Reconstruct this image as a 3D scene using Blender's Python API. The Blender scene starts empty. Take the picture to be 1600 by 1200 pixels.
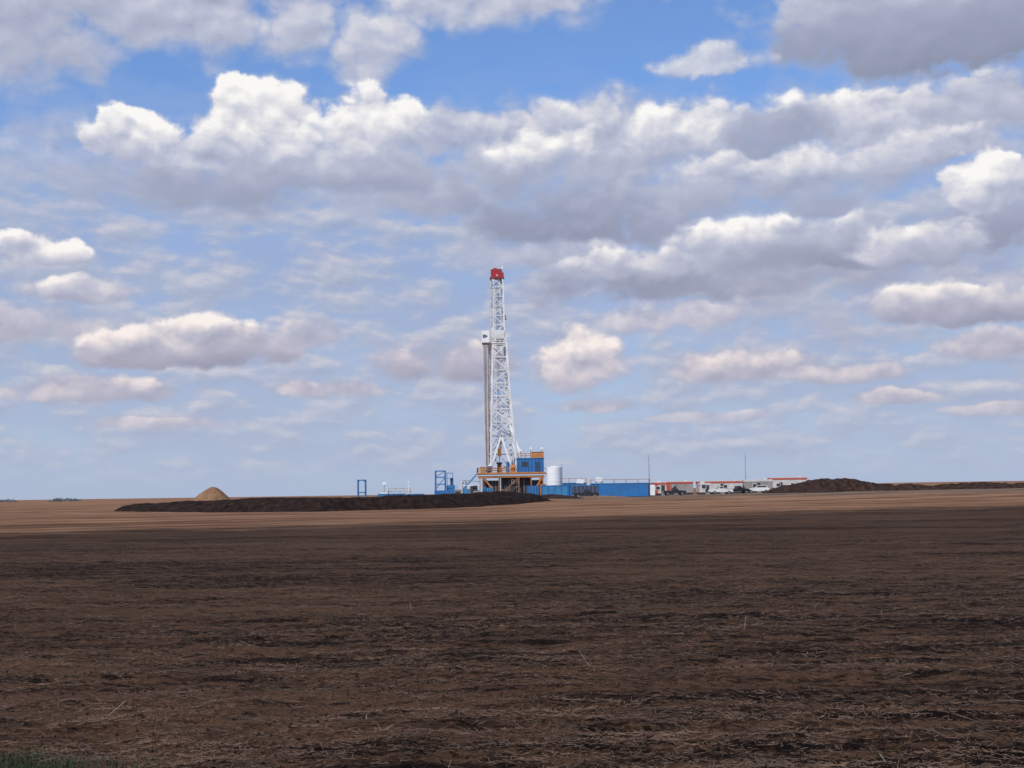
import bpy, math, random
import numpy as np
from mathutils import Vector, Matrix
random.seed(7)
scn=bpy.context.scene
scn.view_settings.view_transform='Standard'
COL=scn.collection

# ---------------------------------------------------------------- noise
def _h(ix,iy,seed):
    v=np.sin(ix*127.1+iy*311.7+seed*74.7)*43758.5453
    return v-np.floor(v)
def vn(x,y,seed=0):
    x=np.asarray(x,float); y=np.asarray(y,float)
    ix=np.floor(x); iy=np.floor(y); fx=x-ix; fy=y-iy
    fx=fx*fx*(3-2*fx); fy=fy*fy*(3-2*fy)
    a=_h(ix,iy,seed); b=_h(ix+1,iy,seed); c=_h(ix,iy+1,seed); d=_h(ix+1,iy+1,seed)
    return (a*(1-fx)+b*fx)*(1-fy)+(c*(1-fx)+d*fx)*fy
def fbm(x,y,seed=0,o=4):
    s=0; a=1; t=0
    for i in range(o):
        s=s+a*vn(x*2**i,y*2**i,seed+i); t+=a; a*=.5
    return s/t
def ss(a,b,x):
    t=np.clip((np.asarray(x,float)-a)/(b-a),0,1); return t*t*(3-2*t)
def terr(x,y):
    x=np.asarray(x,float); y=np.asarray(y,float)
    z=1.1*ss(225,300,y)*(1-ss(480,900,y))*(0.35+0.65*ss(-110,-45,x))
    z=z+0.8*ss(5,110,x)*ss(240,350,y)
    z=z+6.6*ss(60,420,x)*ss(380,1500,y)
    z=z+(fbm(x/60,y/60,3)-.5)*.5*ss(60,200,y)*(1-ss(600,1500,y)*.5)
    return z
def gz(x,y): return float(terr(x,y))

# ---------------------------------------------------------------- materials
def newmat(name):
    m=bpy.data.materials.new(name); m.use_nodes=True
    nt=m.node_tree; b=nt.nodes['Principled BSDF']; return m,nt,b
def mat(name,col,rough=.6,metal=0.,var=.2,scale=1.2,bump=0.,dirt=0.3):
    m,nt,b=newmat(name)
    tc=nt.nodes.new('ShaderNodeTexCoord')
    n=nt.nodes.new('ShaderNodeTexNoise'); n.inputs['Scale'].default_value=scale; n.inputs['Detail'].default_value=6
    nt.links.new(tc.outputs['Object'],n.inputs['Vector'])
    r=nt.nodes.new('ShaderNodeValToRGB')
    r.color_ramp.elements[0].position=.3; r.color_ramp.elements[1].position=.7
    c=Vector(col)
    d=c*(1-var)*(1-dirt)+Vector((.16,.12,.09))*dirt*(1-var)
    r.color_ramp.elements[0].color=(*d,1); r.color_ramp.elements[1].color=(*c,1)
    nt.links.new(n.outputs['Fac'],r.inputs['Fac']); nt.links.new(r.outputs['Color'],b.inputs['Base Color'])
    b.inputs['Roughness'].default_value=rough; b.inputs['Metallic'].default_value=metal
    return m
WHITE=mat('white_paint',(.84,.84,.82),.5,0,.06,1.,0,.05)
MASTW=mat('mast_white_paint',(.78,.78,.77),.5,0,.2,.5,0,.12)
PWHITE=mat('trailer_white',(.62,.61,.58),.6,0,.15,.6,0,.15)
GREYW=mat('trailer_grey',(.34,.31,.30),.6,0,.2,.6,0,.2)
RED=mat('red_paint',(.42,.012,.025),.5,0,.4,1.5)
REDT=mat('red_trim',(.58,.08,.04),.5,0,.15,1)
BLUE=mat('blue_paint',(.02,.17,.46),.5,0,.25,.5,0,.12)
LBLUE=mat('light_blue_paint',(.04,.24,.48),.5,0,.25,.7,0,.15)
DBLUE=mat('dark_blue_paint',(.02,.06,.14),.5,0,.2,.7)
ORANGE=mat('orange_paint',(.58,.22,.055),.6,0,.25,.9,0,.2)
BROWN=mat('grimy_orange_steel',(.36,.15,.05),.7,0,.45,.9,0,.2)
YELL=mat('ochre_paint',(.45,.28,.11),.6,0,.2,.9)
STEEL=mat('steel',(.30,.29,.30),.5,.3,.2,1)
LSTEEL=mat('light_steel',(.64,.62,.62),.5,.1,.2,1)
PIPER=mat('pipe_rust',(.28,.17,.15),.6,.2,.3,1)
DARK=mat('dark_steel',(.03,.03,.035),.6,0,.3,1)
GLASS=mat('glass_dark',(.03,.04,.05),.1,0,.1,1)
RUB=mat('rubber',(.02,.02,.02),.8,0,.2,3)
BLACKP=mat('black_paint',(.02,.022,.03),.25,0,.1,1,0,.15)
WHITEP=mat('white_car_paint',(.75,.75,.74),.25,0,.05,1,0,.05)
def soilmat(name,c1,c2,scale=.6,strength=.8,dist=.25):
    m,nt,b=newmat(name)
    tc=nt.nodes.new('ShaderNodeTexCoord')
    n=nt.nodes.new('ShaderNodeTexNoise'); n.inputs['Scale'].default_value=scale; n.inputs['Detail'].default_value=10; n.inputs['Roughness'].default_value=.7
    nt.links.new(tc.outputs['Object'],n.inputs['Vector'])
    r=nt.nodes.new('ShaderNodeValToRGB'); r.color_ramp.elements[0].position=.38; r.color_ramp.elements[1].position=.66
    r.color_ramp.elements[0].color=(*c1,1); r.color_ramp.elements[1].color=(*c2,1)
    nt.links.new(n.outputs['Fac'],r.inputs['Fac']); nt.links.new(r.outputs['Color'],b.inputs['Base Color'])
    b.inputs['Roughness'].default_value=1; b.inputs['Specular IOR Level'].default_value=.1
    bp=nt.nodes.new('ShaderNodeBump'); bp.inputs['Strength'].default_value=strength; bp.inputs['Distance'].default_value=dist
    nt.links.new(n.outputs['Fac'],bp.inputs['Height']); nt.links.new(bp.outputs['Normal'],b.inputs['Normal'])
    return m
BERM=soilmat('dark_topsoil',(.009,.006,.005),(.045,.026,.019),.9,.8,.35)
TAN=soilmat('tan_subsoil',(.18,.10,.055),(.32,.19,.105),.8,.7,.3)
BERM2=soilmat('brown_topsoil',(.020,.012,.009),(.08,.047,.034),.8,.9,.4)

# ---------------------------------------------------------------- mesh builder
class MB:
    def __init__(s): s.v=[]; s.f=[]; s.mi=[]; s.mats=[]
    def _m(s,m):
        if m not in s.mats: s.mats.append(m)
        return s.mats.index(m)
    def add(s,vs,fs,m):
        o=len(s.v); s.v+= [tuple(p) for p in vs]; k=s._m(m)
        for f in fs: s.f.append(tuple(i+o for i in f)); s.mi.append(k)
    def box(s,c,size,m,rz=0):
        hx,hy,hz=[q/2 for q in size]; R=Matrix.Rotation(rz,3,'Z'); c=Vector(c)
        vs=[c+R@Vector((a*hx,b*hy,d*hz)) for d in(-1,1) for b in(-1,1) for a in(-1,1)]
        s.add(vs,[(0,2,3,1),(4,5,7,6),(0,1,5,4),(2,6,7,3),(0,4,6,2),(1,3,7,5)],m)
    def bb(s,x0,x1,y0,y1,z0,z1,m): s.box(((x0+x1)/2,(y0+y1)/2,(z0+z1)/2),(x1-x0,y1-y0,z1-z0),m)
    def beam(s,p,q,w,m,h=None):
        p=Vector(p); q=Vector(q); d=(q-p)
        if d.length<1e-6: return
        d.normalize(); up=Vector((0,0,1)) if abs(d.z)<.9 else Vector((0,1,0))
        a=d.cross(up).normalized()*(w/2); b=d.cross(a).normalized()*((h or w)/2)
        vs=[e+i*a+j*b for e in(p,q) for i,j in((-1,-1),(1,-1),(1,1),(-1,1))]
        s.add(vs,[(0,1,2,3),(7,6,5,4),(0,4,5,1),(1,5,6,2),(2,6,7,3),(3,7,4,0)],m)
    def cyl(s,p,q,r,m,n=12,r2=None):
        p=Vector(p); q=Vector(q); d=(q-p).normalized(); up=Vector((0,0,1)) if abs(d.z)<.9 else Vector((0,1,0))
        a=d.cross(up).normalized(); b=d.cross(a); r2=r if r2 is None else r2
        vs=[p+r*(math.cos(t)*a+math.sin(t)*b) for t in [2*math.pi*i/n for i in range(n)]]
        vs+=[q+r2*(math.cos(t)*a+math.sin(t)*b) for t in [2*math.pi*i/n for i in range(n)]]
        fs=[(i,(i+1)%n,n+(i+1)%n,n+i) for i in range(n)]+[tuple(range(n))[::-1],tuple(range(n,2*n))]
        s.add(vs,fs,m)
    def prism(s,prof,y0,y1,m):
        n=len(prof); vs=[(x,y0,z) for x,z in prof]+[(x,y1,z) for x,z in prof]
        s.add(vs,[tuple(range(n)),tuple(range(2*n-1,n-1,-1))]+[(i,n+i,n+(i+1)%n,(i+1)%n) for i in range(n)],m)
    def rail(s,p,q,m,h=1.1,w=.07,step=1.6,bars=2):
        p=Vector(p); q=Vector(q); n=max(1,int((q-p).length/step))
        for i in range(n+1):
            b=p.lerp(q,i/n); s.beam(b,b+Vector((0,0,h)),w,m)
        for k in range(bars):
            o=Vector((0,0,h*(k+1)/bars)); s.beam(p+o,q+o,w,m)
    def obj(s,name,parent=None,loc=(0,0,0),rz=0,**kw):
        me=bpy.data.meshes.new(name); me.from_pydata(s.v,[],s.f)
        for m in s.mats: me.materials.append(m)
        me.polygons.foreach_set('material_index',s.mi); me.update()
        o=bpy.data.objects.new(name,me); COL.objects.link(o); o.location=loc; o.rotation_euler=(0,0,rz)
        if parent: o.parent=parent
        for k,v in kw.items(): o[k]=v
        return o
def empty(name,loc,rz=0,**kw):
    e=bpy.data.objects.new(name,None); e.empty_display_size=.5; COL.objects.link(e); e.location=loc; e.rotation_euler=(0,0,rz)
    for k,v in kw.items(): e[k]=v
    return e
def gridmesh(name,X,Y,Z,m,smooth=True,**kw):
    r,c=X.shape
    co=np.stack([X,Y,Z],-1).reshape(-1,3)
    idx=np.arange(r*c).reshape(r,c)
    f=np.stack([idx[:-1,:-1],idx[:-1,1:],idx[1:,1:],idx[1:,:-1]],-1).reshape(-1,4)
    me=bpy.data.meshes.new(name); me.vertices.add(len(co)); me.vertices.foreach_set('co',co.ravel())
    me.loops.add(f.size); me.loops.foreach_set('vertex_index',f.ravel())
    me.polygons.add(len(f)); me.polygons.foreach_set('loop_start',np.arange(0,f.size,4)); 
    me.update(calc_edges=True); me.validate()
    if smooth: me.polygons.foreach_set('use_smooth',np.ones(len(me.polygons),bool))
    me.materials.append(m)
    o=bpy.data.objects.new(name,me); COL.objects.link(o)
    for k,v in kw.items(): o[k]=v
    return o

# ---------------------------------------------------------------- ground
def edge_line(x): return 135.+0.72*x
ys=[-60,-30,-15,-5,0,4,7]; y=9.
while y<9000:
    ys.append(y)
    if y<450: y+=min(max(.06,y*y/2600),5.)
    else: y*=1.06
xs=[]; x=0.
while x<7000:
    xs.append(x)
    if x<7: x+=.1
    elif x<20: x+=.2
    elif x<130: x+=1.6
    else: x*=1.12
xs=np.array([-a for a in xs[:0:-1]]+xs); ys=np.array(ys)
X,Y=np.meshgrid(xs,ys)
def rough_at(x,y):
    return (fbm(x*.5+vn(x*.1,y*.1,5)*4,y*2.0,21,3)-.5)*.12+(fbm(x*2.2,y*3.6,31,3)-.5)*.12+(vn(x*6,y*8,41)-.5)*.055
Z=terr(X,Y)
inn=1-ss(-8,4,Y-edge_line(X))
near=1-ss(60,110,Y)
Z=Z+rough_at(X,Y)*inn*near
Z=Z+(fbm(X/5,Y/3,51,2)-.5)*.12*(1-near)*(1-ss(250,400,Y))
gm,nt,b=newmat('farmland')
L=nt.links.new
def N(t,**kw):
    n=nt.nodes.new(t)
    for k,v in kw.items(): setattr(n,k,v)
    return n
tc=N('ShaderNodeTexCoord')
def mapped(sx,sy,sz=1.):
    mp=N('ShaderNodeMapping'); mp.inputs['Scale'].default_value=(sx,sy,sz); L(tc.outputs['Object'],mp.inputs['Vector']); return mp.outputs['Vector']
def noise(vec,scale=1,detail=6,rough=.6,dist=0):
    n=N('ShaderNodeTexNoise',noise_dimensions='2D'); n.inputs['Scale'].default_value=scale; n.inputs['Detail'].default_value=detail
    n.inputs['Roughness'].default_value=rough; n.inputs['Distortion'].default_value=dist; L(vec,n.inputs['Vector']); return n.outputs['Fac']
def M(op,a,b_=None,c=None,clamp=False):
    n=N('ShaderNodeMath',operation=op); n.use_clamp=clamp
    for i,v in enumerate((a,b_,c)):
        if v is None: continue
        if isinstance(v,(int,float)): n.inputs[i].default_value=v
        else: L(v,n.inputs[i])
    return n.outputs[0]
def smap(v,a,b_,c=0.,d=1.):
    n=N('ShaderNodeMapRange',interpolation_type='SMOOTHSTEP'); L(v,n.inputs[0])
    for i,q in enumerate((a,b_,c,d)): n.inputs[i+1].default_value=q
    return n.outputs[0]
def mixc(f,a,b_,bt='MIX'):
    n=N('ShaderNodeMix',data_type='RGBA',blend_type=bt)
    if isinstance(f,(int,float)): n.inputs[0].default_value=f
    else: L(f,n.inputs[0])
    for i,v in ((6,a),(7,b_)):
        if isinstance(v,tuple): n.inputs[i].default_value=(*v,1)
        else: L(v,n.inputs[i])
    return n.outputs[2]
sep=N('ShaderNodeSeparateXYZ'); L(tc.outputs['Object'],sep.inputs[0]); gx,gy=sep.outputs[0],sep.outputs[1]
n_big=noise(mapped(.045,.14),1,4,.6)
n_row=noise(mapped(.42,2.6),1,7,.74)
n_row2=noise(mapped(.08,.62),1,7,.70)
n_fine=noise(mapped(6,11),1,5,.88)
n_mid=noise(mapped(1.4,4.2),1,7,.78)
s=M('ADD',M('MULTIPLY',n_row,.50),M('MULTIPLY',n_row2,.34)); s=M('ADD',s,M('MULTIPLY',n_mid,.42)); s=M('ADD',s,M('MULTIPLY',n_big,.24)); s=M('ADD',s,M('MULTIPLY',n_fine,.60))
fS=smap(s,.93,1.17)
soil=mixc(fS,(.0105,.0068,.005),(.150,.080,.046))
fleck=smap(noise(mapped(13,24),1,3,.9),.52,.64)
fleck2=smap(noise(mapped(3.2,11),1,6,.88),.50,.62)
soil=mixc(M('MULTIPLY',M('MULTIPLY',fleck,smap(fS,0,1,.10,1)),.7),soil,(.25,.150,.092))
soil=mixc(M('MULTIPLY',M('MULTIPLY',fleck2,smap(fS,0,1,.10,1)),.36),soil,(.235,.138,.082))
rowd=M('ADD',M('MULTIPLY',gy,1.),M('MULTIPLY',gx,-.62))
cmb=N('ShaderNodeCombineXYZ'); L(M('MULTIPLY',gx,.012),cmb.inputs[0]); L(M('MULTIPLY',rowd,.16),cmb.inputs[1])
n_st=noise(cmb.outputs[0],1,7,.72)
n_st2=noise(mapped(.05,.12),1,6,.7)
st=M('ADD',M('MULTIPLY',n_st,.62),M('MULTIPLY',n_st2,.38))
stub=mixc(smap(st,.40,.60),(.160,.078,.044),(.40,.222,.122))
padm=M('MULTIPLY',smap(gy,262,300),smap(gy,520,400))
padm=M('MULTIPLY',padm,M('MULTIPLY',smap(gx,-60,-30),smap(gx,150,100)))
padc=mixc(smap(n_st2,.35,.65),(.14,.09,.06),(.30,.21,.14))
stub=mixc(padm,stub,padc)
edge=M('SUBTRACT',gy,M('MULTIPLY_ADD',gx,.72,135.))
edge=M('ADD',edge,M('MULTIPLY',M('SUBTRACT',n_st2,.5),44.))
edge=M('ADD',edge,M('MULTIPLY',M('SUBTRACT',n_row2,.5),64.))
edge=M('ADD',edge,M('MULTIPLY',M('SUBTRACT',n_row,.5),50.))
fE=smap(edge,-15,12)
col=mixc(fE,soil,stub)
L(col,b.inputs['Base Color']); b.inputs['Roughness'].default_value=1; b.inputs['Specular IOR Level'].default_value=.05
bp=N('ShaderNodeBump'); bp.inputs['Strength'].default_value=1.; bp.inputs['Distance'].default_value=.13
L(M('ADD',n_mid,M('MULTIPLY',n_fine,.8)),bp.inputs['Height']); L(bp.outputs['Normal'],b.inputs['Normal'])
gridmesh('ground',X,Y,Z,gm,kind='structure')
def groundz(x,y): return terr(x,y)+rough_at(x,y)*(1-ss(60,110,y))

def blades(name,n,yr,lr,wr,matl,up=.25,seed=0,thresh=.45,**kw):
    g=np.random.default_rng(seed)
    y=1/g.uniform(1/yr[1],1/yr[0],n); y=np.where(g.random(n)<.5,y,g.uniform(yr[0],yr[1],n)); x=g.uniform(-1,1,n)*(y*.42+3)
    dens=fbm(x*.5+vn(x*.1,y*.1,5)*4,y*2.0,21,3)*.6+fbm(x*.08,y*.25,77,3)*.4
    k=dens+g.uniform(-.1,.1,n)>thresh; x=x[k]; y=y[k]; n=len(x)
    z=groundz(x,y)
    th=g.uniform(0,2*np.pi,n); ph=np.abs(g.normal(0,up,n)); ln=lr[0]+(lr[1]-lr[0])*g.random(n)**2; w=g.uniform(*wr,n)
    d=np.stack([np.cos(th)*np.cos(ph),np.sin(th)*np.cos(ph),np.sin(ph)],-1)*ln[:,None]
    sd=np.stack([-np.sin(th),np.cos(th),np.zeros(n)],-1)*w[:,None]*.5
    sd2=np.stack([np.zeros(n),np.zeros(n),np.ones(n)],-1)*w[:,None]*.5
    c=np.stack([x,y,z+.008],-1)
    V=np.concatenate([c-sd,c+sd2,c+sd,c-sd+d,c+sd2+d,c+sd+d],1).reshape(-1,3)
    o=(np.arange(n)*6)[:,None]
    F=np.concatenate([o+np.array([0,1,4,3]),o+np.array([1,2,5,4])],1).reshape(-1,4)
    me=bpy.data.meshes.new(name); me.vertices.add(len(V)); me.vertices.foreach_set('co',V.ravel())
    me.loops.add(F.size); me.loops.foreach_set('vertex_index',F.ravel()); me.polygons.add(len(F)); me.polygons.foreach_set('loop_start',np.arange(0,F.size,4))
    me.update(calc_edges=True); me.materials.append(matl)
    ob=bpy.data.objects.new(name,me); COL.objects.link(ob)
    for k2,v in kw.items(): ob[k2]=v
STRAW=mat('straw',(.22,.135,.083),.9,0,.7,.8,0,.25)
blades('crop_straw',280000,(9.5,80),(.015,.12),(.004,.008),STRAW,.2,3,.47,kind='stuff',label='dry crop straw scattered over dark worked soil',category='straw')
STRAW2=mat('pale_straw',(.34,.27,.20),.9,0,.4,.8,0,.1)
blades('standing_stubble',320,(10,45),(.06,.32),(.003,.007),STRAW2,.6,5,.45,kind='stuff',label='pale broken stalks sticking out of the soil',category='stubble')
def clods():
    g=np.random.default_rng(9); n=7000
    y=1/g.uniform(1/45,1/9.5,n); x=g.uniform(-1,1,n)*(y*.42+3); z=groundz(x,y)
    base=np.array([[1,0,0],[-1,0,0],[0,1,0],[0,-1,0],[0,0,1],[0,0,-1]],float)
    r=g.uniform(.008,.02,n)*(g.random(n)**.5+.3)
    V=(base[None]*(r[:,None,None])*g.uniform(.6,1.3,(n,6,1)))
    a=g.uniform(0,6.28,n); ca,sa=np.cos(a)[:,None],np.sin(a)[:,None]
    V=np.stack([V[...,0]*ca-V[...,1]*sa,V[...,0]*sa+V[...,1]*ca,V[...,2]],-1)+np.stack([x,y,z+r*.3],-1)[:,None]
    f=np.array([[0,2,4],[2,1,4],[1,3,4],[3,0,4],[2,0,5],[1,2,5],[3,1,5],[0,3,5]])
    F=((np.arange(n)*6)[:,None,None]+f[None]).reshape(-1,3)
    me=bpy.data.meshes.new('soil_clods'); me.vertices.add(n*6); me.vertices.foreach_set('co',V.ravel())
    me.loops.add(F.size); me.loops.foreach_set('vertex_index',F.ravel()); me.polygons.add(len(F)); me.polygons.foreach_set('loop_start',np.arange(0,F.size,3))
    me.update(calc_edges=True); me.materials.append(BERM2)
    o=bpy.data.objects.new('soil_clods',me); COL.objects.link(o); o['kind']='stuff'; o['label']='small dark clods of worked soil'; o['category']='soil'
clods()

# ---------------------------------------------------------------- berms and mounds
def berm(name,pts,m,width=3.6,seed=1,n=300,rag=.35,**kw):
    pts=np.array(pts,float); seg=np.r_[0,np.cumsum(np.hypot(np.diff(pts[:,0]),np.diff(pts[:,1])))]
    t=np.linspace(0,seg[-1],n); cx=np.interp(t,seg,pts[:,0]); cy=np.interp(t,seg,pts[:,1]); h=np.interp(t,seg,pts[:,2])
    tx=np.gradient(cx); ty=np.gradient(cy); l=np.hypot(tx,ty); nx=-ty/l; ny=tx/l
    sv=np.linspace(-1,1,34)
    T,S=np.meshgrid(t,sv,indexing='ij')
    wd=(width*(.75+.5*fbm(t/6,t*0,seed,2)))[:,None]*np.clip(h[:,None]/1.2,.25,1.25)
    XX=cx[:,None]+nx[:,None]*S*wd; YY=cy[:,None]+ny[:,None]*S*wd
    prof=np.clip(1.12*(1-np.abs(S)**1.7),0,1)
    nz=(fbm(XX/1.6,YY/1.6,seed+3,4)-.5)*rag*2+(fbm(XX/7,YY/7,seed+9,2)-.5)*rag*2
    ZZ=terr(XX,YY)-.12+prof*(h[:,None]+nz*np.clip(h[:,None],0,1.2))
    return gridmesh(name,XX,YY,ZZ,m,**kw)
berm('earth_berm',[(-73,259,.05),(-69,255,1.1),(-60,250,1.75),(-46,238,2.1),(-31,228,2.25),(-18,234,2.3),(-11,243,2.35),(-4,258,2.4),(1,270,1.9),(7,284,.1)],BERM,4.6,5,520,.19,kind='structure',label='long dark topsoil berm around the drilling pad')
berm('earth_berm',[(57,320,.2),(61,323,1.3),(67,327,2.3),(73,330,3.4),(79,332,3.3),(84,331,2.1),(89,330,1.3),(100,331,1.1),(112,331,1.2),(128,332,1.0),(160,334,.4)],BERM2,5.2,15,400,.42,kind='structure',label='brown topsoil berm rising to a rough hump')
def mound(name,cx,cy,rx,ry,h,m,seed,flat=1.3,**kw):
    a=np.linspace(-1.05,1.05,60); U,V=np.meshgrid(a,a); r=np.hypot(U,V)
    XX=cx+U*rx; YY=cy+V*ry
    p=np.clip(1-r**flat,0,1); p=p*(1-.25*p)*1.33
    g0=gz(cx,cy)
    ZZ=terr(XX,YY)-.15+p*h*(.85+.3*fbm(XX/3,YY/3,seed,3))
    o=gridmesh(name,XX-cx,YY-cy,ZZ-g0,m,**kw); o.location=(cx,cy,g0); return o
mound('dirt_mound',-70.6,330,5.4,5.4,4.5,TAN,4,1.05,label='tan conical spoil heap in the stubble',category='dirt mound')
mound('dirt_mound',8,297,7.5,6,1.1,BERM2,8,1.2,label='low brown subsoil heap beside the dark berm',category='dirt mound')
mound('dirt_mound',65.5,316,9,5,1.0,BERM2,12,1.3,label='low brown soil heap in front of site trailers',category='dirt mound')
mound('dirt_mound',18,300,9,4,.55,TAN,18,1.3,label='flat pale soil heap in front of blue tanks',category='dirt mound')

# ---------------------------------------------------------------- drilling rig
RX,RY=0,320; g0=1.1
rig=empty('drilling_rig',(RX,RY,g0),label='tall white lattice drilling rig on orange and blue base',category='drilling rig')
def part(nm,par,fn):
    mb=MB(); fn(mb); return mb.obj(nm,par)
zs_=[6.1,24,35.2,37.0,50.4]
def XLf(z): return float(np.interp(z,zs_,[-5.6,-4.95,-4.55,-4.4,-4.3]))
def XRf(z): return float(np.interp(z,zs_,[.4,-.9,-1.4,-1.75,-2.0]))
def HD(z): return float(np.interp(z,[6.1,50.4],[2.7,1.0]))
def corners(z):
    l,r,h=XLf(z),XRf(z),HD(z); o=.35*(r-l)/4
    return [Vector((l+o,-h,z)),Vector((r+o,-h,z)),Vector((r-o,h,z)),Vector((l-o,h,z))]
mb=MB(); lv=[6.1,10.2,14.4]; z=14.4
while z<50: z+=2.97 if z<35 else 2.2; lv.append(min(z,50.4))
lv=sorted(set(lv))
for i in range(len(lv)-1):
    A=corners(lv[i]); B=corners(lv[i+1])
    up=lv[i]>=35
    for k in range(4):
        mb.beam(A[k],B[k],.32 if up else .44,MASTW)
        j=(k+1)%4
        if k==0 and lv[i]<14: continue
        bw=.17 if up else .22
        mb.beam(B[k],B[j],bw,MASTW)
        if i%2==k%2: mb.beam(A[k],B[j],bw,MASTW)
        else: mb.beam(A[j],B[k],bw,MASTW)
        if k in(0,2) and lv[i]<26:
            mm=(B[k]+B[j])/2
            mb.beam(A[k],mm,.13,MASTW); mb.beam(A[j],mm,.13,MASTW)
for y in(-2.4,2.4):
    mb.beam((-.9,y*.85,17.5),(3.0,y,6.1),.5,WHITE)
    mb.beam((-.5,y*.8,11.5),(1.8,y,9.2),.22,MASTW)
    mb.beam((-.2,y,6.4),(1.8,y,9.2),.22,MASTW)
    mb.beam((-2.6,y,14.4),(-5.3,y,6.1),.42,WHITE); mb.beam((-2.6,y,14.4),(-.1,y,6.1),.42,WHITE)
mast=mb.obj('mast',rig)
mb=MB()
for sx in(-.2,.2): mb.beam((-4.75+sx*.8-.25,-2.6,6.5),(-4.25+sx-.2,-1.35,49.8),.07,STEEL)
for k in range(60):
    t=k/60; p=Vector((-5.0,-2.6,6.5)).lerp(Vector((-4.45,-1.35,49.8)),t); mb.beam(p-Vector((.2,0,0)),p+Vector((.2,0,0)),.05,STEEL)
mb.obj('ladder',mast)
mb=MB()
for dx in(-.3,-.1,.1,.3): mb.beam((-3.05+dx,0,13),(-3.1+dx,0,50.2),.06,DARK)
mb.box((-3.05,0,12.2),(1.0,.8,1.7),STEEL); mb.box((-3.05,0,10.54),(.8,.8,1.6),BROWN); mb.cyl((-3.05,0,7),(-3.05,0,9.7),.11,STEEL,8)
mb.obj('travelling_block',mast)
mb=MB(); mb.bb(-4.75,-1.45,-1.4,1.4,50.4,50.62,RED); mb.bb(-4.5,-2.0,-1.0,1.0,50.62,52.5,RED)
mb.bb(-2.0,-1.55,-1.0,1.0,50.62,51.7,RED); mb.bb(-3.9,-3.1,-.6,.6,52.5,52.8,RED)
cb=mb.obj('crown_block',rig)
mb=MB(); mb.bb(-3.3,-2.9,-1.03,-1.0,50.9,51.2,PWHITE); mb.obj('access_panel',cb)
mb=MB(); mb.beam((-1.9,0,51.7),(-1.9,0,53.2),.12,WHITE); mb.box((-1.9,0,52.9),(.4,.4,.4),WHITE); mb.obj('beacon',cb)
mb=MB(); 
mb.bb(-6.75,-5.05,-1.6,-1.45,35.6,38.3,WHITE); mb.bb(-6.75,-5.05,1.45,1.6,35.6,38.3,WHITE); mb.bb(-6.75,-6.6,-1.45,1.45,35.6,38.3,WHITE)
mb.bb(-6.75,-4.6,-1.6,1.6,35.4,35.6,STEEL)
mb.bb(-4.6,-1.6,-1.85,-1.72,36.6,38.3,MASTW); mb.bb(-4.6,-1.6,1.72,1.85,35.6,36.8,MASTW)
mb.rail((-4.6,-1.8,35.4),(-1.6,-1.8,35.4),WHITE,1.1,.1,.8,2)
mb.beam((-4.6,-1.6,36.8),(-5.1,-1.5,36.8),.15,WHITE); mb.beam((-4.6,-1.8,35.45),(-1.5,-1.8,35.45),.18,WHITE)
fb=mb.obj('fingerboard',rig)
mb=MB(); mb.bb(-6.5,-6.2,-1.62,-1.603,36.6,37.4,DBLUE); mb.bb(-6.15,-5.85,-1.62,-1.603,36.6,37.4,DBLUE); mb.bb(-5.8,-5.45,-1.62,-1.603,36.8,37.2,DBLUE)
mb.obj('emblem',fb)
mb=MB(); mb.bb(-1.8,-1.0,-.8,.8,41.0,41.15,WHITE); mb.bb(-1.7,-1.05,-.85,-.75,41.15,42.0,WHITE); mb.rail((-1.0,-.8,41.1),(-1.0,.8,41.1),WHITE,1,.07)
mb.obj('service_platform',rig)
for i,(px,py,m_) in enumerate([(-6.5,-.7,LSTEEL),(-6.28,.3,STEEL),(-6.02,-.5,PIPER),(-5.8,.5,LSTEEL),(-5.5,-.7,LSTEEL),(-5.3,0,PIPER),(-5.12,.6,LSTEEL)]):
    tgt=px*.6-5.75*.4+.05
    part('drill_pipe',rig,lambda m:m.cyl((tgt,py,6.1),(px,py,36.8),.075,m_,8))
mb=MB()
for y in(-4,4):
    mb.bb(-7.5,7.0,y-.3,y+.3,.0,.55,BROWN)
    for xx in(-6.8,-3.2,1.2,4.0,6.6): mb.beam((xx,y,.55),(xx,y,4.8),.3,BROWN)
    mb.beam((-6.6,y,4.7),(-3.4,y,.7),.36,ORANGE); mb.beam((6.4,y,4.7),(4.0,y,.7),.36,ORANGE)
    mb.beam((-3.0,y,.8),(1.0,y,4.7),.22,BROWN)
    mb.bb(-8,7.0,y-.25,y+.25,4.8,5.2,ORANGE)
for xx in(-7.5,-3,1.5,6.5): mb.bb(xx-.2,xx+.2,-3.75,3.75,4.85,5.15,ORANGE)
mb.obj('substructure',rig)
for nm,a in (('floor_shade_box',(-6.5,-3.4,-2.6,2.6,.3,4.2,DARK)),('floor_shade_panel',(-2.8,3.8,-2.6,2.8,.3,4.75,DARK)),('control_cabinet',(4.2,6.4,-2.5,2.5,.2,4.2,DBLUE)),('control_cabinet',(-6.9,-4.6,-5.2,-4.4,.3,2.6,LBLUE)),('control_cabinet',(3.0,5.6,-5.6,-4.5,.3,2.9,BLUE)),('tool_locker',(5.9,7.2,-5.4,-4.5,.3,3.3,ORANGE)),('tool_locker',(-2.6,-1.2,-5.3,-4.5,.3,2.2,BROWN))):  # the two DARK boxes stand in for shadow under the drill floor
    x0,x1,y0,y1,z0,z1,mm_=a
    def f(m):
        m.bb(*a)
        for k in range(4): m.bb(x0+.15+k*(x1-x0)/4,x0+.3+k*(x1-x0)/4,y0-.05,y0,z0+.1,z1-.1,STEEL if mm_ is DARK else DBLUE)
    part(nm,rig,f)
mb=MB(); mb.bb(-8.2,7.1,-4.6,4.6,5.6,5.98,DARK); mb.bb(-8.2,7.1,-4.75,-4.6,5.6,5.98,ORANGE)
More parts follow.
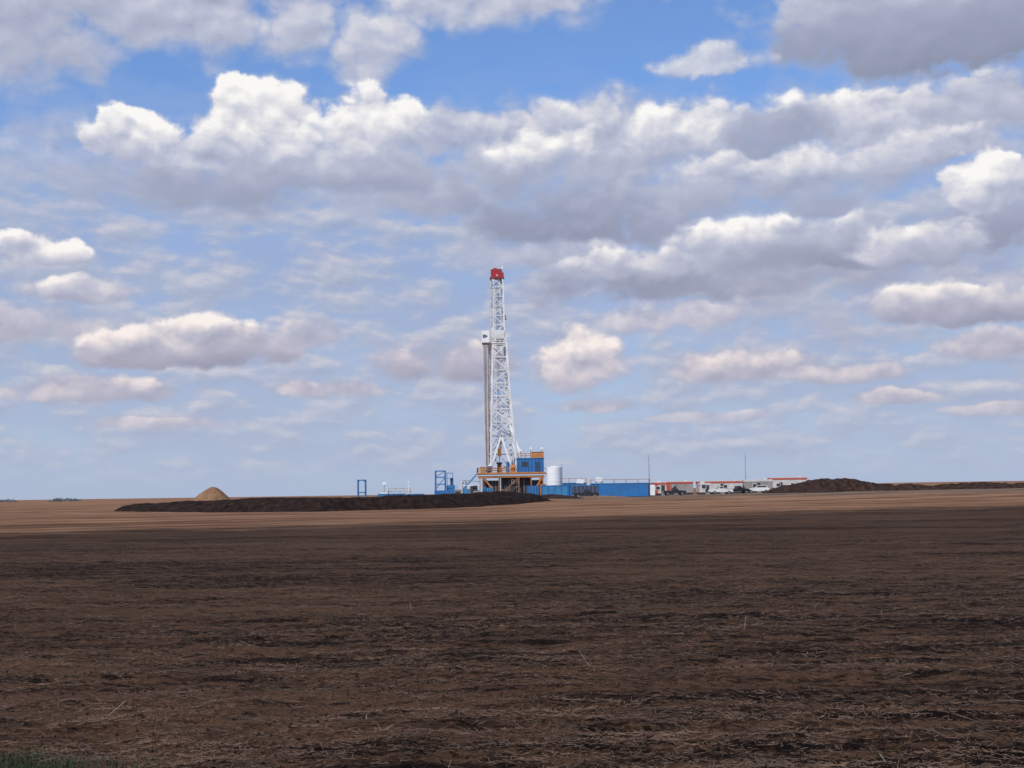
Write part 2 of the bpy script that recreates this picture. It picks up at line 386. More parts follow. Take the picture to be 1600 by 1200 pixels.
mb.obj('drill_floor',rig)
mb=MB()
mb.rail((-8.1,-4.6,6),(-.2,-4.6,6),ORANGE,1.0,.12,1.0); mb.rail((-8.1,-4.6,6),(-8.1,4.6,6),ORANGE,1.0,.12,1.5); mb.rail((-8.1,4.6,6),(0,4.6,6),ORANGE,1.0,.12,1.5)
mb.obj('railing',rig)
part('tool_cabinet',rig,lambda m:(m.bb(-7.4,-6.4,-2,0,6,7.2,YELL),m.bb(-7.5,-6.3,-2.1,.1,7.2,7.3,ORANGE)))
part('winch',rig,lambda m:(m.bb(-.6,.6,-3.6,-2,6,6.5,ORANGE),m.cyl((-.5,-2.8,7.1),(.5,-2.8,7.1),.6,ORANGE,14)))
part('engine_housing',rig,lambda m:(m.bb(1.2,3,1.6,3.6,6,8.4,DBLUE),m.bb(1.1,3.1,1.5,3.7,8.4,8.5,BLUE)))
part('mud_hose',rig,lambda m:(m.cyl((-1.2,-3,6),(-1.2,-3,8.2),.35,BLUE,10),m.cyl((-1.2,-3,8.2),(-1.2,-3,8.5),.35,BLUE,10,.1)))
part('tool_box',rig,lambda m:(m.bb(-5.9,-5.0,-3.8,-3.0,6,7.4,DBLUE),m.bb(-5.95,-4.95,-3.85,-2.95,7.4,7.5,WHITE)))
part('iron_roughneck',rig,lambda m:(m.bb(-3.6,-2.6,-.8,.8,6,8.0,BROWN),m.bb(-3.8,-2.4,-1,1,8.0,8.3,DARK)))
mb=MB(); mb.bb(.8,6.9,-4.4,-1.4,6.0,9.0,BLUE); mb.bb(.65,7.05,-4.55,-1.25,9.0,9.14,LBLUE)
for k in range(8): mb.bb(1.1+k*.76,1.2+k*.76,-4.46,-4.4,6.1,8.95,DBLUE)
dh=mb.obj('doghouse',rig)
mb=MB(); mb.bb(2.0,3.2,-4.52,-4.47,7.3,8.3,GLASS); mb.obj('window',dh)
mb=MB(); mb.bb(5.0,6.0,-4.53,-4.47,6.05,8.2,DBLUE); mb.obj('door',dh)
mb=MB(); mb.bb(4.2,6.9,-3.9,-1.6,9.14,10.4,ORANGE); mb.bb(4.1,7.0,-4.0,-1.5,10.4,10.5,BROWN); mb.rail((.9,-4.4,9.14),(3.9,-4.4,9.14),ORANGE,1.0,.12,.8); mb.rail((1.3,-1.4,9.14),(6.8,-1.4,9.14),ORANGE,1.1,.1,1.2)
mb.obj('roof_housing',dh)
for xx,zz in((1.7,10.9),(4.0,11.3),(6.5,11.3)):
    part('floodlight',rig,lambda m:(m.beam((xx,-3,9.1),(xx,-3,zz),.12,STEEL),m.box((xx,-3,zz),(.6,.4,.45),WHITE)))
mb=MB()
for s_ in(-.5,.5): mb.beam((7.1,-2.4+s_,5.9),(11.6,-2.4+s_,1.0),.16,ORANGE); mb.beam((7.1,-2.4+s_,6.95),(11.6,-2.4+s_,2.1),.08,ORANGE)
for k in range(18):
    t=k/18; mb.box((7.1+4.5*t,-2.4,5.9-4.9*t),(.3,1,.06),STEEL)
mb.obj('staircase',rig)
mb=MB()
for s_ in(-.9,.9): mb.beam((-8.1,s_,5.9),(-13.0,s_,.6),.25,LBLUE)
for k in range(10):
    t=k/10; mb.beam((-8.1-4.9*t,-.9,5.9-5.3*t),(-8.1-4.9*t,.9,5.9-5.3*t),.14,LBLUE)
mb.obj('pipe_ramp',rig)
cu=bpy.data.curves.new('floor_marking','FONT'); cu.body='B+'; cu.size=1.7; cu.extrude=.02; cu.offset=.03
to=bpy.data.objects.new('tmp',cu); COL.objects.link(to); bpy.context.view_layer.update()
me=bpy.data.meshes.new_from_object(to.evaluated_get(bpy.context.evaluated_depsgraph_get())); bpy.data.objects.remove(to)
me.name='painted_marking'; me.materials.clear(); me.materials.append(WHITE)
tx=bpy.data.objects.new('painted_marking',me); COL.objects.link(tx); tx.parent=rig; tx.rotation_euler=(math.pi/2,0,0); tx.location=(-.6,-2.70,3.3)

def skid(name,loc,label,cat):
    return empty(name,loc,label=label,category=cat)
def gl(x,y,sink=.05): return (x,y,gz(x,y)-sink)
p=skid('pump_unit',gl(-9.4,314),'blue and grey pump skid with pipework and white railing','pump')
mb=MB(); mb.bb(-2.2,2.2,-1.4,1.4,0,.4,DBLUE); mb.obj('skid_base',p)
part('pump',p,lambda m:(m.bb(-1.9,-.3,-1,1,.4,2.4,LBLUE),m.cyl((-1.2,0,2.4),(-1.2,0,4.1),.18,STEEL,8)))
part('pump',p,lambda m:(m.bb(-.2,.35,-.9,.9,.4,3.0,DARK),m.cyl((.35,0,1.3),(1.9,0,1.3),.8,STEEL,14),m.bb(.4,1.4,-.6,.6,2.1,3.2,DARK)))
part('pipework',p,lambda m:(m.beam((-2,-1.2,3.2),(2,-1.2,3.2),.12,WHITE),m.beam((-2,-1.2,.4),(-2,-1.2,4.3),.12,WHITE),m.beam((2,-1.2,.4),(2,-1.2,4.8),.12,DARK),m.beam((-2,-1.2,4.3),(2,-1.2,4.0),.12,STEEL)))
p=skid('pump_unit',gl(-12.2,318),'low grey generator skid with exhaust pipe','pump')
mb=MB(); mb.bb(-1.3,1.3,-1.2,1.2,0,.35,DARK); mb.obj('skid_base',p)
mb=MB(); mb.bb(-1.1,1.1,-.9,.9,.35,2.3,STEEL); mb.bb(-.9,.1,-.95,-.9,.7,1.9,DARK); mb.obj('engine_housing',p)
mb=MB(); mb.cyl((.7,0,2.3),(.7,0,3.7),.14,DARK,8); mb.cyl((.7,0,3.7),(1.0,0,3.95),.14,DARK,8); mb.obj('exhaust_pipe',p)

p=skid('steel_frame_tower',gl(-16.6,322),'blue steel frame tower on a mud tank with stairs','steel tower')
mb=MB()
for xx in(-1.15,1.05):
    for yy in(-1,1): mb.beam((xx,yy,2.2),(xx,yy,6.7),.26,BLUE)
for zz in(3.6,5.2,6.6):
    for yy in(-1,1): mb.beam((-1.15,yy,zz),(1.05,yy,zz),.22,BLUE)
    for xx in(-1.15,1.05): mb.beam((xx,-1,zz),(xx,1,zz),.2,BLUE)
mb.beam((-1.15,-1,2.4),(1.05,-1,5.2),.16,BLUE); mb.beam((-1.15,-1,5.2),(1.05,-1,6.6),.14,BLUE)
mb.obj('frame',p)
mb=MB(); mb.bb(-1.4,3.9,-1.5,1.5,0,2.2,BLUE)
for k in range(7): mb.bb(-1.2+k*.8,-1.1+k*.8,-1.57,-1.5,.1,2.1,LBLUE)
mb.obj('mud_tank',p)
part('separator',p,lambda m:(m.bb(1.5,3.2,-.9,.9,2.2,3.3,LBLUE),m.bb(2.2,2.9,-.5,.5,3.3,4.9,DBLUE),m.bb(1.4,2.9,-1,1,4.9,5.0,BLUE),m.beam((1.5,-1,2.2),(1.5,-1,6.2),.14,BLUE),m.beam((2.8,-1,3.2),(2.8,-1,6.1),.14,BLUE),m.beam((1.5,-1,6.1),(2.8,-1,6.1),.14,BLUE)))
mb=MB(); mb.rail((1.4,-1.45,2.2),(3.8,-1.45,2.2),BLUE,1.1,.08,.8); mb.obj('railing',p)
p=skid('steel_frame_tower',gl(-34.6,322),'lone blue upright steel frame on a skid','steel tower')
mb=MB()
for xx in(-.85,.85):
    for yy in(-.7,.7): mb.beam((xx,yy,.3),(xx,yy,4.9),.24,BLUE)
for zz in(2.0,4.8):
    for yy in(-.7,.7): mb.beam((-.85,yy,zz),(.85,yy,zz),.24,BLUE)
    for xx in(-.85,.85): mb.beam((xx,-.7,zz),(xx,.7,zz),.2,BLUE)
mb.beam((-.85,-.7,4.3),(-.3,-.7,4.8),.12,BLUE); mb.beam((.85,-.7,4.3),(.3,-.7,4.8),.12,BLUE)
mb.obj('frame',p)
mb=MB(); mb.bb(-1.2,1.2,-1,1,0,.3,DBLUE); mb.obj('skid_base',p)

def tank(x,y,l,w,h,m,ribs,label,rib=.9,top=None,topm=YELL,door=False,rz=0,step=1.3,bars=2):
    e=empty('mud_tank',gl(x,y),rz,label=label,category='tank',group='blue tanks on the drilling pad')
    mb=MB(); mb.bb(-l/2,l/2,-w/2,w/2,.25,h,m); mb.bb(-l/2-.06,l/2+.06,-w/2-.07,w/2+.07,h,h+.14,LBLUE if m is not LBLUE else BLUE); mb.bb(-l/2,l/2,-w/2-.05,-w/2+.2,0,.25,DBLUE); mb.bb(-l/2,l/2,w/2-.2,w/2+.05,0,.25,DBLUE)
    n=int(l/rib)
    for k in range(n+1):
        xx=-l/2+.06+(l-.12)*k/n
        for yy in(-1,1): mb.box((xx,yy*(w/2+.05),(h+.25)/2),(.11,.1,h-.27),ribs)
    mb.obj('tank_body',e)
    if door:
        for y0,y1 in((-w/2+.15,-.03),(.03,w/2-.15)):
            mb=MB(); mb.bb(l/2+.01,l/2+.06,y0,y1,.4,h-.15,ribs); mb.obj('door',e)
    if top:
        for yy in(-w/2,w/2):
            mb=MB(); mb.rail((-l/2,yy,h+.14),(l/2,yy,h+.14),topm,top,.08,step,bars); mb.obj('railing',e)
    return e
tank(23.9,308,10.6,2.6,3.0,BLUE,LBLUE,'long blue ribbed steel container standing on bare soil',1.8,None,door=True)
tank(9.0,309,5.6,2.6,2.75,LBLUE,BLUE,'light blue ribbed tank beside a brown soil heap',1.2,None)
tank(15.8,313,5.4,2.6,2.7,DBLUE,STEEL,'dark blue tank with equipment on its top',.9)
tank(24.5,324,13.5,3,3.1,DBLUE,BLUE,'dark blue mud tank with ochre walkway railing',1.1,.8,BROWN,step=2.7,bars=1)
tank(-27.4,318,6,2.4,1.5,LBLUE,BLUE,'low light blue skid tank behind the berm',.8,None)
tank(-22.0,316,3.6,2.4,1.4,BLUE,LBLUE,'short blue skid tank behind the berm',.8,None)
tank(13.9,327,6,2.6,3.4,BLUE,DBLUE,'blue tank with orange walkway railing beside the rig',1.0,1.0,ORANGE,step=2,bars=1)
e=empty('storage_tank',gl(9.1,313.2),label='white upright cylindrical tank behind blue tanks',category='tank')
mb=MB(); mb.cyl((0,0,0),(0,0,6.9),1.7,WHITE,32); mb.cyl((0,0,6.9),(0,0,7.25),1.7,WHITE,32,.4)
for zz in(2,3.8,5.6): mb.cyl((0,0,zz),(0,0,zz+.08),1.73,WHITE,32)
mb.obj('tank_shell',e)
mb=MB(); 
for k in range(16): mb.beam((1.5,-1.5,.4+k*.42),(1.8,-1.3,.4+k*.42),.05,STEEL)
mb.beam((1.5,-1.5,0),(1.5,-1.5,7.6),.06,STEEL); mb.beam((1.8,-1.3,0),(1.8,-1.3,7.6),.06,STEEL); mb.obj('ladder',e)
def hopper(x,y,z0,label):
    e=empty('shale_shaker',(x,y,z0),label=label,category='mud equipment',group='white mud equipment on tank tops')
    mb=MB(); mb.prism([(-.9,.5),(-.5,1.5),(.9,1.2),(.7,.4)],-.7,.7,WHITE); mb.obj('shaker_box',e)
    for a_ in(-.6,.6):
        for b_ in(-.6,.6): part('leg',e,lambda m:m.beam((a_,b_,0),(a_,b_,.6),.12,STEEL))
t1=gz(15.8,313)-.05+2.84
hopper(14.8,313,t1,'white sloping shaker box on a dark blue tank'); hopper(19.6,324,gz(24.5,324)+3.2,'white shaker box on a blue mud tank')
e=empty('light_plant',gl(-29.4,321),label='small white and ochre light plant with short mast',category='equipment')
mb=MB(); mb.bb(-.8,.8,-.6,.6,.4,1.9,WHITE); mb.bb(-.8,.8,-.63,-.6,.9,1.2,YELL); mb.obj('cabinet',e)
mb=MB(); mb.beam((0,0,1.9),(0,0,4.1),.12,STEEL); mb.box((0,0,4.0),(.9,.3,.5),WHITE); mb.obj('lamp_mast',e)
for yy in(-.7,.7): part('wheel',e,lambda m:m.cyl((0,yy-.1,.35),(0,yy+.1,.35),.35,RUB,14))
e=empty('walkway_frame',gl(-26,323),label='ochre pipe walkway frame with white posts',category='walkway')
mb=MB(); mb.rail((-2.6,0,2.2),(2.4,0,2.2),YELL,.6,.1,1.6,1); mb.obj('railing',e)
mb=MB(); 
for xx in(-2.6,0,2.4): mb.beam((xx,0,0),(xx,0,2.1),.14,PWHITE)
mb.bb(-2.7,2.5,-.3,.3,2.1,2.2,YELL); mb.beam((2.0,0,2.2),(2.0,0,4.3),.12,WHITE); mb.box((2.0,0,4.2),(.4,.4,.4),WHITE); mb.obj('deck',e)

# ---------------------------------------------------------------- trailers
def trailer(x,y,l,body,trim,label,rz=0,h=3.1,nwin=3,dx=.5,redend=0):
    e=empty('office_trailer',gl(x,y),rz,label=label,category='trailer',group='site office trailers in a row')
    mb=MB(); mb.bb(-l/2,l/2,-1.5,1.5,.55,h-.25,body)
    for k in range(int(l/1.2)):
        xx=-l/2+.6+k*1.2; mb.bb(xx,xx+.05,-1.53,-1.5,.6,h-.3,body)
    if redend: mb.bb(-l/2-.03,-l/2+redend,-1.54,-1.5,.55,h-.27,trim)
    mb.obj('body',e)
    mb=MB(); mb.bb(-l/2-.08,l/2+.08,-1.6,1.6,h-.4,h+.02,trim); mb.bb(-l/2-.02,l/2+.02,-1.5,1.5,h+.02,h+.14,PWHITE); mb.obj('roof',e)
    mb=MB(); mb.bb(-l/2+.1,l/2-.1,-1.35,1.35,.1,.55,DARK); mb.obj('skirting',e)
    for k in range(nwin):
        xx=-l/2+l*(k+.6)/(nwin+.6)
        mb=MB(); mb.bb(xx-.5,xx+.5,-1.575,-1.55,1.5,2.3,GLASS); w=mb.obj('window',e)
        mb=MB(); mb.bb(xx-.58,xx+.58,-1.60,-1.56,2.3,2.38,WHITE); mb.bb(xx-.58,xx+.58,-1.60,-1.56,1.42,1.5,WHITE); mb.bb(xx-.58,xx-.5,-1.60,-1.56,1.5,2.3,WHITE); mb.bb(xx+.5,xx+.58,-1.60,-1.56,1.5,2.3,WHITE); mb.obj('frame',w)
    xx=-l/2+l*dx
    mb=MB(); mb.bb(xx-.45,xx+.45,-1.58,-1.545,.6,2.6,DARK); mb.obj('door',e)
    mb=MB()
    for k in range(3): mb.bb(xx-.5,xx+.5,-1.9-.3*k,-1.6-.3*k,.0,.5-.16*k,STEEL)
    mb.obj('steps',e)
    mb=MB(); mb.bb(l/2-2.2,l/2-1.3,-.5,.5,h+.14,h+.5,PWHITE); mb.obj('roof_unit',e)
    return e
trailer(36.3,352,3.4,PWHITE,REDT,'small white trailer end with red corner trim',0,3.2,1,.75,1.3)
trailer(42.2,362,7.4,GREYW,REDT,'weathered grey site trailer with red roof edge',0,3.3,1,.4,1.6)
trailer(52.5,360,11.4,PWHITE,REDT,'long white site trailer with red roof edge',0,3.2,2,.55,.7)
trailer(62.6,362,7.4,GREYW,PWHITE,'grey site trailer with pale roof edge',0,3.3,1,.5)
trailer(72.2,372,9.8,PWHITE,REDT,'white trailer with red roof edge behind a soil hump',0,3.7,2,.3)
trailer(46.8,346,2.6,PWHITE,PWHITE,'small white storage cabin beside parked trucks',0,2.7,1,.7)
e=empty('generator_box',gl(33.2,345),label='red and white generator box on the pad',category='generator')
mb=MB(); mb.bb(-1.3,1.3,-1,1,.2,2.9,WHITE); mb.bb(-1.32,.1,-1.03,-1,.3,2.8,REDT); mb.bb(-1.4,1.4,-1.1,1.1,2.9,3.1,RED); mb.obj('housing',e)
mb=MB(); mb.bb(-1.2,1.2,-1,1,0,.2,DARK); mb.obj('skid_base',e)

def pickup(x,y,rz,paint,label,cover=False):
    e=empty('pickup_truck',gl(x,y,0.0),rz,label=label,category='truck',group='vehicles parked on the drilling pad')
    mb=MB()
    prof=[(-2.8,.5),(-2.8,1.12),(-.75,1.14),(-.62,1.3),(.75,1.3),(1.0,1.22),(2.5,1.12),(2.78,.95),(2.8,.5)]
    if cover: prof=[(-2.6,.5),(-2.65,1.12),(-2.3,1.3),(.75,1.3),(1.0,1.22),(2.4,1.12),(2.7,.95),(2.7,.5)]
    mb.prism(prof,-.95,.95,paint)
    cab=[(-.66,1.3),(-.5,1.84),(.25,1.88),(.95,1.25)] if not cover else [(-2.25,1.3),(-2.0,1.84),(.25,1.88),(.95,1.25)]
    cab=[(cab[0][0],1.25)]+cab[1:4]
    mb.prism(cab,-.82,.82,paint)
    if not cover: mb.bb(-2.72,-.8,-.82,.82,1.13,1.16,DARK)
    mb.obj('body',e)
    x0=-.5 if not cover else -2.0
    for s_ in(-1,1):
        mb=MB(); yy=s_*.83
        mb.add([(x0,yy,1.36),(x0+.08,yy,1.76),(.2,yy,1.78),(.62,yy,1.36)],[(0,1,2,3)],GLASS); mb.obj('side_window',e)
    mb=MB(); mb.add([(.98,-.72,1.3),(.98,.72,1.3),(.36,.68,1.84),(.36,-.68,1.84)],[(0,1,2,3)],GLASS); mb.obj('windshield',e)
    for xx in(-1.8,1.75):
        for s_ in(-1,1):
            mb=MB(); mb.cyl((xx,s_*.74,.4),(xx,s_*.97,.4),.4,RUB,18); w=mb.obj('wheel',e)
            mb=MB(); mb.cyl((xx,s_*.96,.4),(xx,s_*.985,.4),.23,STEEL,12); mb.obj('rim',w)
    for s_ in(-1,1):
        mb=MB(); mb.box((2.79 if not cover else 2.7,s_*.7,.92),(.06,.35,.18),WHITE); mb.obj('headlight',e)
    for xx in(2.84,-2.84):
        mb=MB(); mb.box((xx,0,.58),(.14,1.9,.2),STEEL); mb.obj('bumper',e)
    return e
pickup(38.6,339,.1,BLACKP,'black pickup truck parked beside site trailers')
pickup(49.6,338,math.pi+.15,WHITEP,'white pickup truck parked beside site trailers')
pickup(54.6,343,.3,BLACKP,'dark pickup truck parked behind a white one')
pickup(60.0,346,math.pi-.1,WHITEP,'white enclosed utility vehicle beside a soil heap',True)
pickup(15.6,304.5,.12,BLACKP,'dark pickup truck parked in front of blue tanks')

def pole(x,y,h,label):
    e=empty('antenna_pole',gl(x,y),label=label,category='pole',group='thin poles on the drilling pad')
    mb=MB(); mb.cyl((0,0,0.3),(0,0,h),.11,STEEL,8,.05); mb.obj('shaft',e)
    mb=MB(); mb.box((0,0,.15),(.7,.7,.3),DARK); mb.obj('base',e)
    mb=MB(); mb.beam((-.35,0,h-.6),(.35,0,h-.6),.07,STEEL); mb.beam((0,0,h-.6),(0,0,h+.7),.05,STEEL); mb.obj('antenna',e)
pole(31.6,328,9.2,'thin grey antenna pole beside blue mud tanks'); pole(60.3,366,10,'thin grey antenna pole between site trailers')

def wood(name,cx,cy,w,h,n,seed):
    g=np.random.default_rng(seed); V=[];F=[]
    for i in range(n):
        t=g.uniform(-1,1); hh=h*(.3+.7*vn(t*6+seed,0,seed))*(1-abs(t)**4)
        c=np.array([cx+t*w,cy+g.uniform(-12,12),gz(cx,cy)+g.uniform(0,1)*hh]); k=len(V)
        for j in range(3): V.append(tuple(c+g.normal(0,.7,3)))
        F.append((k,k+1,k+2))
    me=bpy.data.meshes.new(name); me.from_pydata(V,[],F); me.materials.append(mat('hazed_foliage',(.20,.23,.24),1,0,.3,.2)); o=bpy.data.objects.new(name,me); COL.objects.link(o)  # foliage colour is greyed to paint in distance haze
    o['kind']='stuff'; o['label']='far-off low line of trees on the plain'; o['category']='trees'
wood('distant_wood',-470,1480,15,4.0,700,2); wood('distant_wood',-535,1480,12,3.2,400,4)
g=np.random.default_rng(3); V=[];F=[]
for i in range(16000):
    x=-5.0+g.normal(0,.65); y=12.9+g.normal(0,.38)+.25*(-4.6-x); z=float(groundz(x,y)); k=len(V); a=g.uniform(0,6.28); l=g.uniform(.03,.10); d=g.normal(0,.04,2)
    V+= [(x,y,z-.01),(x+.012*math.cos(a),y+.012*math.sin(a),z-.01),(x+d[0],y+d[1],z+l)]; F.append((k,k+1,k+2))
me=bpy.data.meshes.new('grass'); me.from_pydata(V,[],F); me.materials.append(mat('grass_green',(.028,.05,.014),.9,0,.4,3)); o=bpy.data.objects.new('grass',me); COL.objects.link(o); o['kind']='stuff'; o['label']='small patch of dark green grass at the field edge'; o['category']='grass'

# ---------------------------------------------------------------- sun + camera
sd=Vector((-.36,-.6,0)).normalized(); el=math.radians(44)
sdir=Vector((sd.x*math.cos(el),sd.y*math.cos(el),math.sin(el)))
sl=bpy.data.lights.new('sun','SUN'); sl.energy=3.3; sl.angle=math.radians(.5); sl.color=(1,.93,.83)
so=bpy.data.objects.new('sun',sl); COL.objects.link(so); so.rotation_euler=sdir.to_track_quat('Z','Y').to_euler(); so.location=(0,0,80)
cd=bpy.data.cameras.new('camera'); cam=bpy.data.objects.new('camera',cd); COL.objects.link(cam)
cd.sensor_width=36; cd.lens=18/math.tan(math.radians(20)); cd.clip_end=20000; cd.clip_start=.1
cam.matrix_world=Matrix.Translation((0,0,2.5))@Matrix.Rotation(math.radians(90+4.42),4,'X')@Matrix.Rotation(math.radians(-.8),4,'Z')
scn.camera=cam

# ---------------------------------------------------------------- sky
w=bpy.data.worlds.new('World'); scn.world=w; w.use_nodes=True
w.cycles.sampling_method='NONE'
nt=w.node_tree; nt.nodes.clear(); L=nt.links.new
tc=N('ShaderNodeTexCoord')
sep=N('ShaderNodeSeparateXYZ'); L(tc.outputs['Generated'],sep.inputs[0])
AZ=M('MULTIPLY',M('ARCTAN2',sep.outputs[0],sep.outputs[1]),57.2958)
EL=M('MULTIPLY',M('ARCSINE',sep.outputs[2]),57.2958)
def vec(a,b_,c=0.):
    n=N('ShaderNodeCombineXYZ')
    for i,v in enumerate((a,b_,c)):
        if isinstance(v,(int,float)): n.inputs[i].default_value=v
        else: L(v,n.inputs[i])
    return n.outputs[0]
def wn(v,scale,detail,rough,color=False):
    n=N('ShaderNodeTexNoise',noise_dimensions='2D'); n.inputs['Scale'].default_value=scale; n.inputs['Detail'].default_value=detail; n.inputs['Roughness'].default_value=rough
    L(v,n.inputs['Vector'])
    if not color: return n.outputs['Fac']
    s_=N('ShaderNodeSeparateColor'); L(n.outputs['Color'],s_.inputs[0]); return s_.outputs[0],s_.outputs[1]
ax,ay=wn(vec(AZ,EL),.45,5,.55,True)
amp=smap(EL,2,13,.7,1.7)
WX=M('MULTIPLY_ADD',M('SUBTRACT',ax,.5),amp,AZ)
WY=M('MULTIPLY_ADD',M('SUBTRACT',ay,.5),M('MULTIPLY',amp,.7),EL)
VX=M('MULTIPLY_ADD',M('SUBTRACT',ax,.5),1.2,AZ); VY=M('MULTIPLY_ADD',M('SUBTRACT',ay,.5),1.,EL)
def voro(v,scale):
    n=N('ShaderNodeTexVoronoi',voronoi_dimensions='2D',feature='F1'); n.inputs['Scale'].default_value=scale; n.inputs['Detail'].default_value=0
    L(v,n.inputs['Vector']); d=n.outputs['Distance']; return M('SUBTRACT',.22,M('MULTIPLY',d,d))
def field(dx,dy):
    v=vec(M('ADD',VX,dx),M('MULTIPLY',M('ADD',VY,dy),1.35))
    Hh=M('ADD',M('MULTIPLY_ADD',voro(v,1.0),.48,voro(v,.38)),M('MULTIPLY',voro(v,2.4),.15))
    return Hh, wn(vec(M('ADD',AZ,dx),M('MULTIPLY',M('ADD',EL,dy),1.5)),.50,6,.50)
Ha,na=field(0.,0.); Hb,nb=field(-.22,.46)
rel=M('SUBTRACT',Ha,Hb); rel2=M('SUBTRACT',na,nb)
edge=M('MULTIPLY_ADD',Ha,.95,1.38)
edge=M('MULTIPLY_ADD',M('SUBTRACT',na,.5),1.4,edge)
blobs=[ # azimuth, elevation, half width, half height (degrees), underside flattening, edge softness, top brightness, base brightness, opacity
(-14,19.6,10,2.5,1,1.0,.64,.46,.98),(-20,17.9,6,2.3,1,1.2,.50,.38,.98),(-2.5,20.6,10,2.0,1,1.1,.70,.5,.97),(-5.7,18.4,2.2,2.2,1,1.2,.64,.50,.97),(-18,13.4,7,1.5,1,1.8,.58,.48,.75),
(17.2,17.7,7.0,2.4,1.0,1.,.40,.02,1),(16.0,19.2,6.4,2.0,1.1,.8,.82,.20,1),
(8.6,16.9,2.6,.65,1.4,1.1,.74,.6,.9),
(-12.2,12.4,6.5,1.5,1,1.5,.40,.20,.98),(-4,12.1,4.8,1.3,1.2,1.1,.60,.32,.98),(3.5,13.8,8.6,2.1,1.2,1.,.68,.32,1),(3.8,11.1,6.2,2.0,1.2,1.3,.20,.02,1),(-2.2,14.4,3.8,1.1,1.2,1.,.62,.45,.95),(10,12.3,10,2.6,1,1.5,.50,.32,.97),
(1.4,13.7,2.3,1.0,1.3,.9,.96,.5,1),(7.3,14.4,3.0,1.3,1.2,.9,.93,.45,1),(8.6,12.7,3.2,.8,1.6,.9,.76,.38,1),
(15.6,14.4,6.0,1.5,1.2,.9,.82,.42,1),(11.4,14.1,2.3,1.0,1.3,1.,.36,.22,.95),(13.3,12.7,3.5,.8,1.6,.9,.80,.38,1),(19.2,14.9,3,1.1,1.3,.9,.64,.36,1),(17.3,13.1,3,.9,1.4,.9,.70,.36,1),
(-7,13.3,5.6,1.6,1.2,1.1,.60,.24,1),(-15.2,14.0,2.1,1.1,1.4,.6,.98,.36,1),(-12.9,13.4,1.8,.9,1.4,.8,.80,.32,1),(-9.5,13.4,3.2,1.8,1.3,.8,.90,.18,1),(-10.2,15.1,2.2,1.7,1.1,.6,1.06,.60,1),(-5.7,14.8,2.2,1.5,1.2,.7,1.06,.44,1),(-7.8,14.2,2,1.2,1.2,.9,.94,.48,.9),
(8.5,8.7,8.5,1.4,1,1.3,.30,.05,.98),(14,8.4,8,2.6,1,1.8,.50,.38,.85),(2.5,9.6,3.6,.6,1,1.2,.56,.44,.9),(5.2,9.1,3.6,.7,1.3,.9,.90,.32,1),(9.8,9.9,2.9,1.3,1.2,.9,.93,.24,1),(13.3,9.7,3.4,1.1,1.2,.9,.64,.10,1),(12.8,11.2,1.7,.6,1.3,.9,.36,.24,.95),
(19.5,10.0,3.2,1.1,1.1,1.,.36,.12,.97),(19,11.6,1.9,1.3,1.4,.6,.98,.42,1),(16.3,9.4,2.3,1.1,1.3,.8,.84,.24,1),(17.6,7.0,4.2,1.0,1.3,.9,.84,.20,1),
(-18.6,9.6,1.6,.75,1.4,.7,.95,.42,1),(-17.2,8.0,2.4,.7,1.4,.9,.76,.42,.95),(-18.7,6.7,3.2,.85,1.2,1.1,.70,.36,.95),(-12,6.1,3.2,1.2,1.3,.8,.95,.18,1),(-15.1,5.8,2.3,.9,1.3,.8,.86,.26,1),(-8.6,6.4,1.8,.65,1.3,1.1,.68,.46,.9),
(-16.5,4.2,4.0,.65,1.3,1.,.78,.42,.92),(-14.2,2.9,2.6,.33,1.4,1.,.76,.5,.85),(-2.7,5.3,2.8,.95,1.3,1.,.80,.20,.97),(2.5,5.3,1.8,1.5,1.2,.9,.98,.50,.97),(-7.7,4.2,2.3,.45,1.4,1.,.76,.45,.88),(5,6.9,1.9,.8,1.3,1.,.78,.46,.9),(7.9,7.1,1.8,.7,1.3,1.,.74,.46,.9),
(9.4,4.9,3.3,.8,1.3,1.,.84,.40,.95),(13,4.5,2.4,.5,1.4,1.,.74,.46,.88),(15.2,3.5,1.9,.43,1.4,.9,.90,.48,.9),(3.4,3.4,2.2,.4,1.4,1.,.84,.5,.88),(19,5.4,2.6,.7,1.4,1.,.78,.42,.9),(19.2,2.9,2,.33,1.4,1.,.78,.5,.85),(7.8,2.9,2.6,.32,1.4,1.,.72,.5,.75),
]
cov=None; shd=None
for (ca,ce,rx,ry,kf,soft,tb,bbn,op) in blobs:
    dx=M('MULTIPLY_ADD',WX,1/rx,-ca/rx); dy=M('MULTIPLY_ADD',WY,1/ry,-ce/ry)
    dyf=M('MAXIMUM',dy,M('MULTIPLY',dy,-kf)) 
    r2=M('MULTIPLY_ADD',dx,dx,M('MULTIPLY',dyf,dyf))
    a=smap(M('SUBTRACT',edge,r2),0,soft,0,op)
    q=M('MULTIPLY_ADD',dx,-.10,M('MULTIPLY_ADD',dy,.62,.50),clamp=True)
    s_=M('MULTIPLY_ADD',q,tb-bbn,bbn)
    if cov is None: cov=a; shd=s_
    else:
        shd=M('MULTIPLY_ADD',M('SUBTRACT',s_,shd),a,shd); cov=M('MAXIMUM',cov,a)
rk=smap(shd,.2,.8,.15,.95)
S=M('MULTIPLY_ADD',M('MULTIPLY_ADD',rel,.42,M('MULTIPLY',rel2,.85)),rk,shd)
def ramp(v,stops):
    r=N('ShaderNodeValToRGB'); e=r.color_ramp.elements
    while len(e)<len(stops): e.new(.5)
    for i,(p_,c) in enumerate(stops): e[i].position=p_; e[i].color=(*c,1)
    L(v,r.inputs['Fac']); return r.outputs['Color']
stops=[(0.,(.25,.28,.39)),(.3,(.36,.395,.53)),(.55,(.50,.53,.66)),(.78,(.71,.71,.77)),(1.,(.96,.94,.92))]
cc=ramp(S,stops)
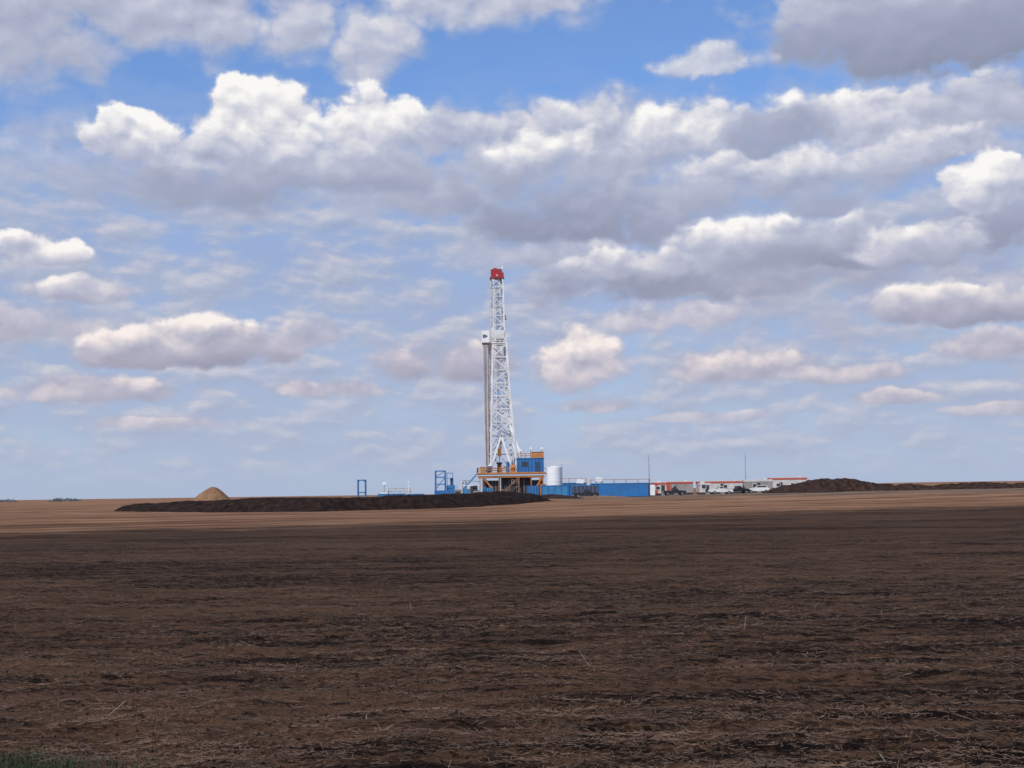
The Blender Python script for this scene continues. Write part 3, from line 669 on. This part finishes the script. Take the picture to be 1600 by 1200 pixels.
lowt=smap(EL,12,3)
cc=mixc(lowt,cc,(.98,.88,.85),'MULTIPLY')
l0=wn(vec(AZ,M('MULTIPLY',EL,2.4)),.36,5,.52); l1=wn(vec(M('ADD',AZ,-.15),M('MULTIPLY',M('ADD',EL,.25),2.4)),.36,5,.52)
aL=M('MULTIPLY',smap(l0,.34,.60),M('MULTIPLY',smap(EL,.2,1.6),smap(EL,18,10,.05,.85)))
sL=M('MULTIPLY_ADD',M('SUBTRACT',l0,l1),1.9,.5)
cL=ramp(sL,[(0.,(.34,.395,.54)),(.5,(.44,.485,.62)),(1.,(.68,.65,.69))])
vz=wn(vec(M('MULTIPLY',AZ,.5),M('MULTIPLY',EL,1.6)),.25,4,.55)
aV=M('MULTIPLY',smap(EL,16.5,9.5,.08,1.),smap(vz,.25,.65,.82,1.0))
cV=mixc(smap(EL,12,1),(.32,.42,.66),(.40,.475,.65))
C=mixc(aL,cV,cL); C=mixc(cov,C,cc)
A=M('SUBTRACT',1.,M('MULTIPLY',M('MULTIPLY',M('SUBTRACT',1.,aV),M('SUBTRACT',1.,aL)),M('SUBTRACT',1.,cov)))
hz=smap(EL,5.5,-.5,0,.6); C=mixc(hz,C,(.42,.495,.65)); A=M('MAXIMUM',A,hz)
sky=N('ShaderNodeTexSky',sky_type='NISHITA'); sky.sun_disc=False; sky.sun_elevation=el; sky.sun_rotation=math.atan2(sd.x,sd.y)%(2*math.pi); sky.ozone_density=1.6; sky.dust_density=.6
skyc=mixc(1.,sky.outputs[0],(.85,1.10,1.5),'MULTIPLY')
b1=N('ShaderNodeBackground'); b1.inputs['Strength'].default_value=.1; L(skyc,b1.inputs['Color'])
b2=N('ShaderNodeBackground'); b2.inputs['Strength'].default_value=1.; L(C,b2.inputs['Color'])
mx=N('ShaderNodeMixShader'); L(A,mx.inputs[0]); L(b1.outputs[0],mx.inputs[1]); L(b2.outputs[0],mx.inputs[2])
out=N('ShaderNodeOutputWorld'); L(mx.outputs[0],out.inputs['Surface'])
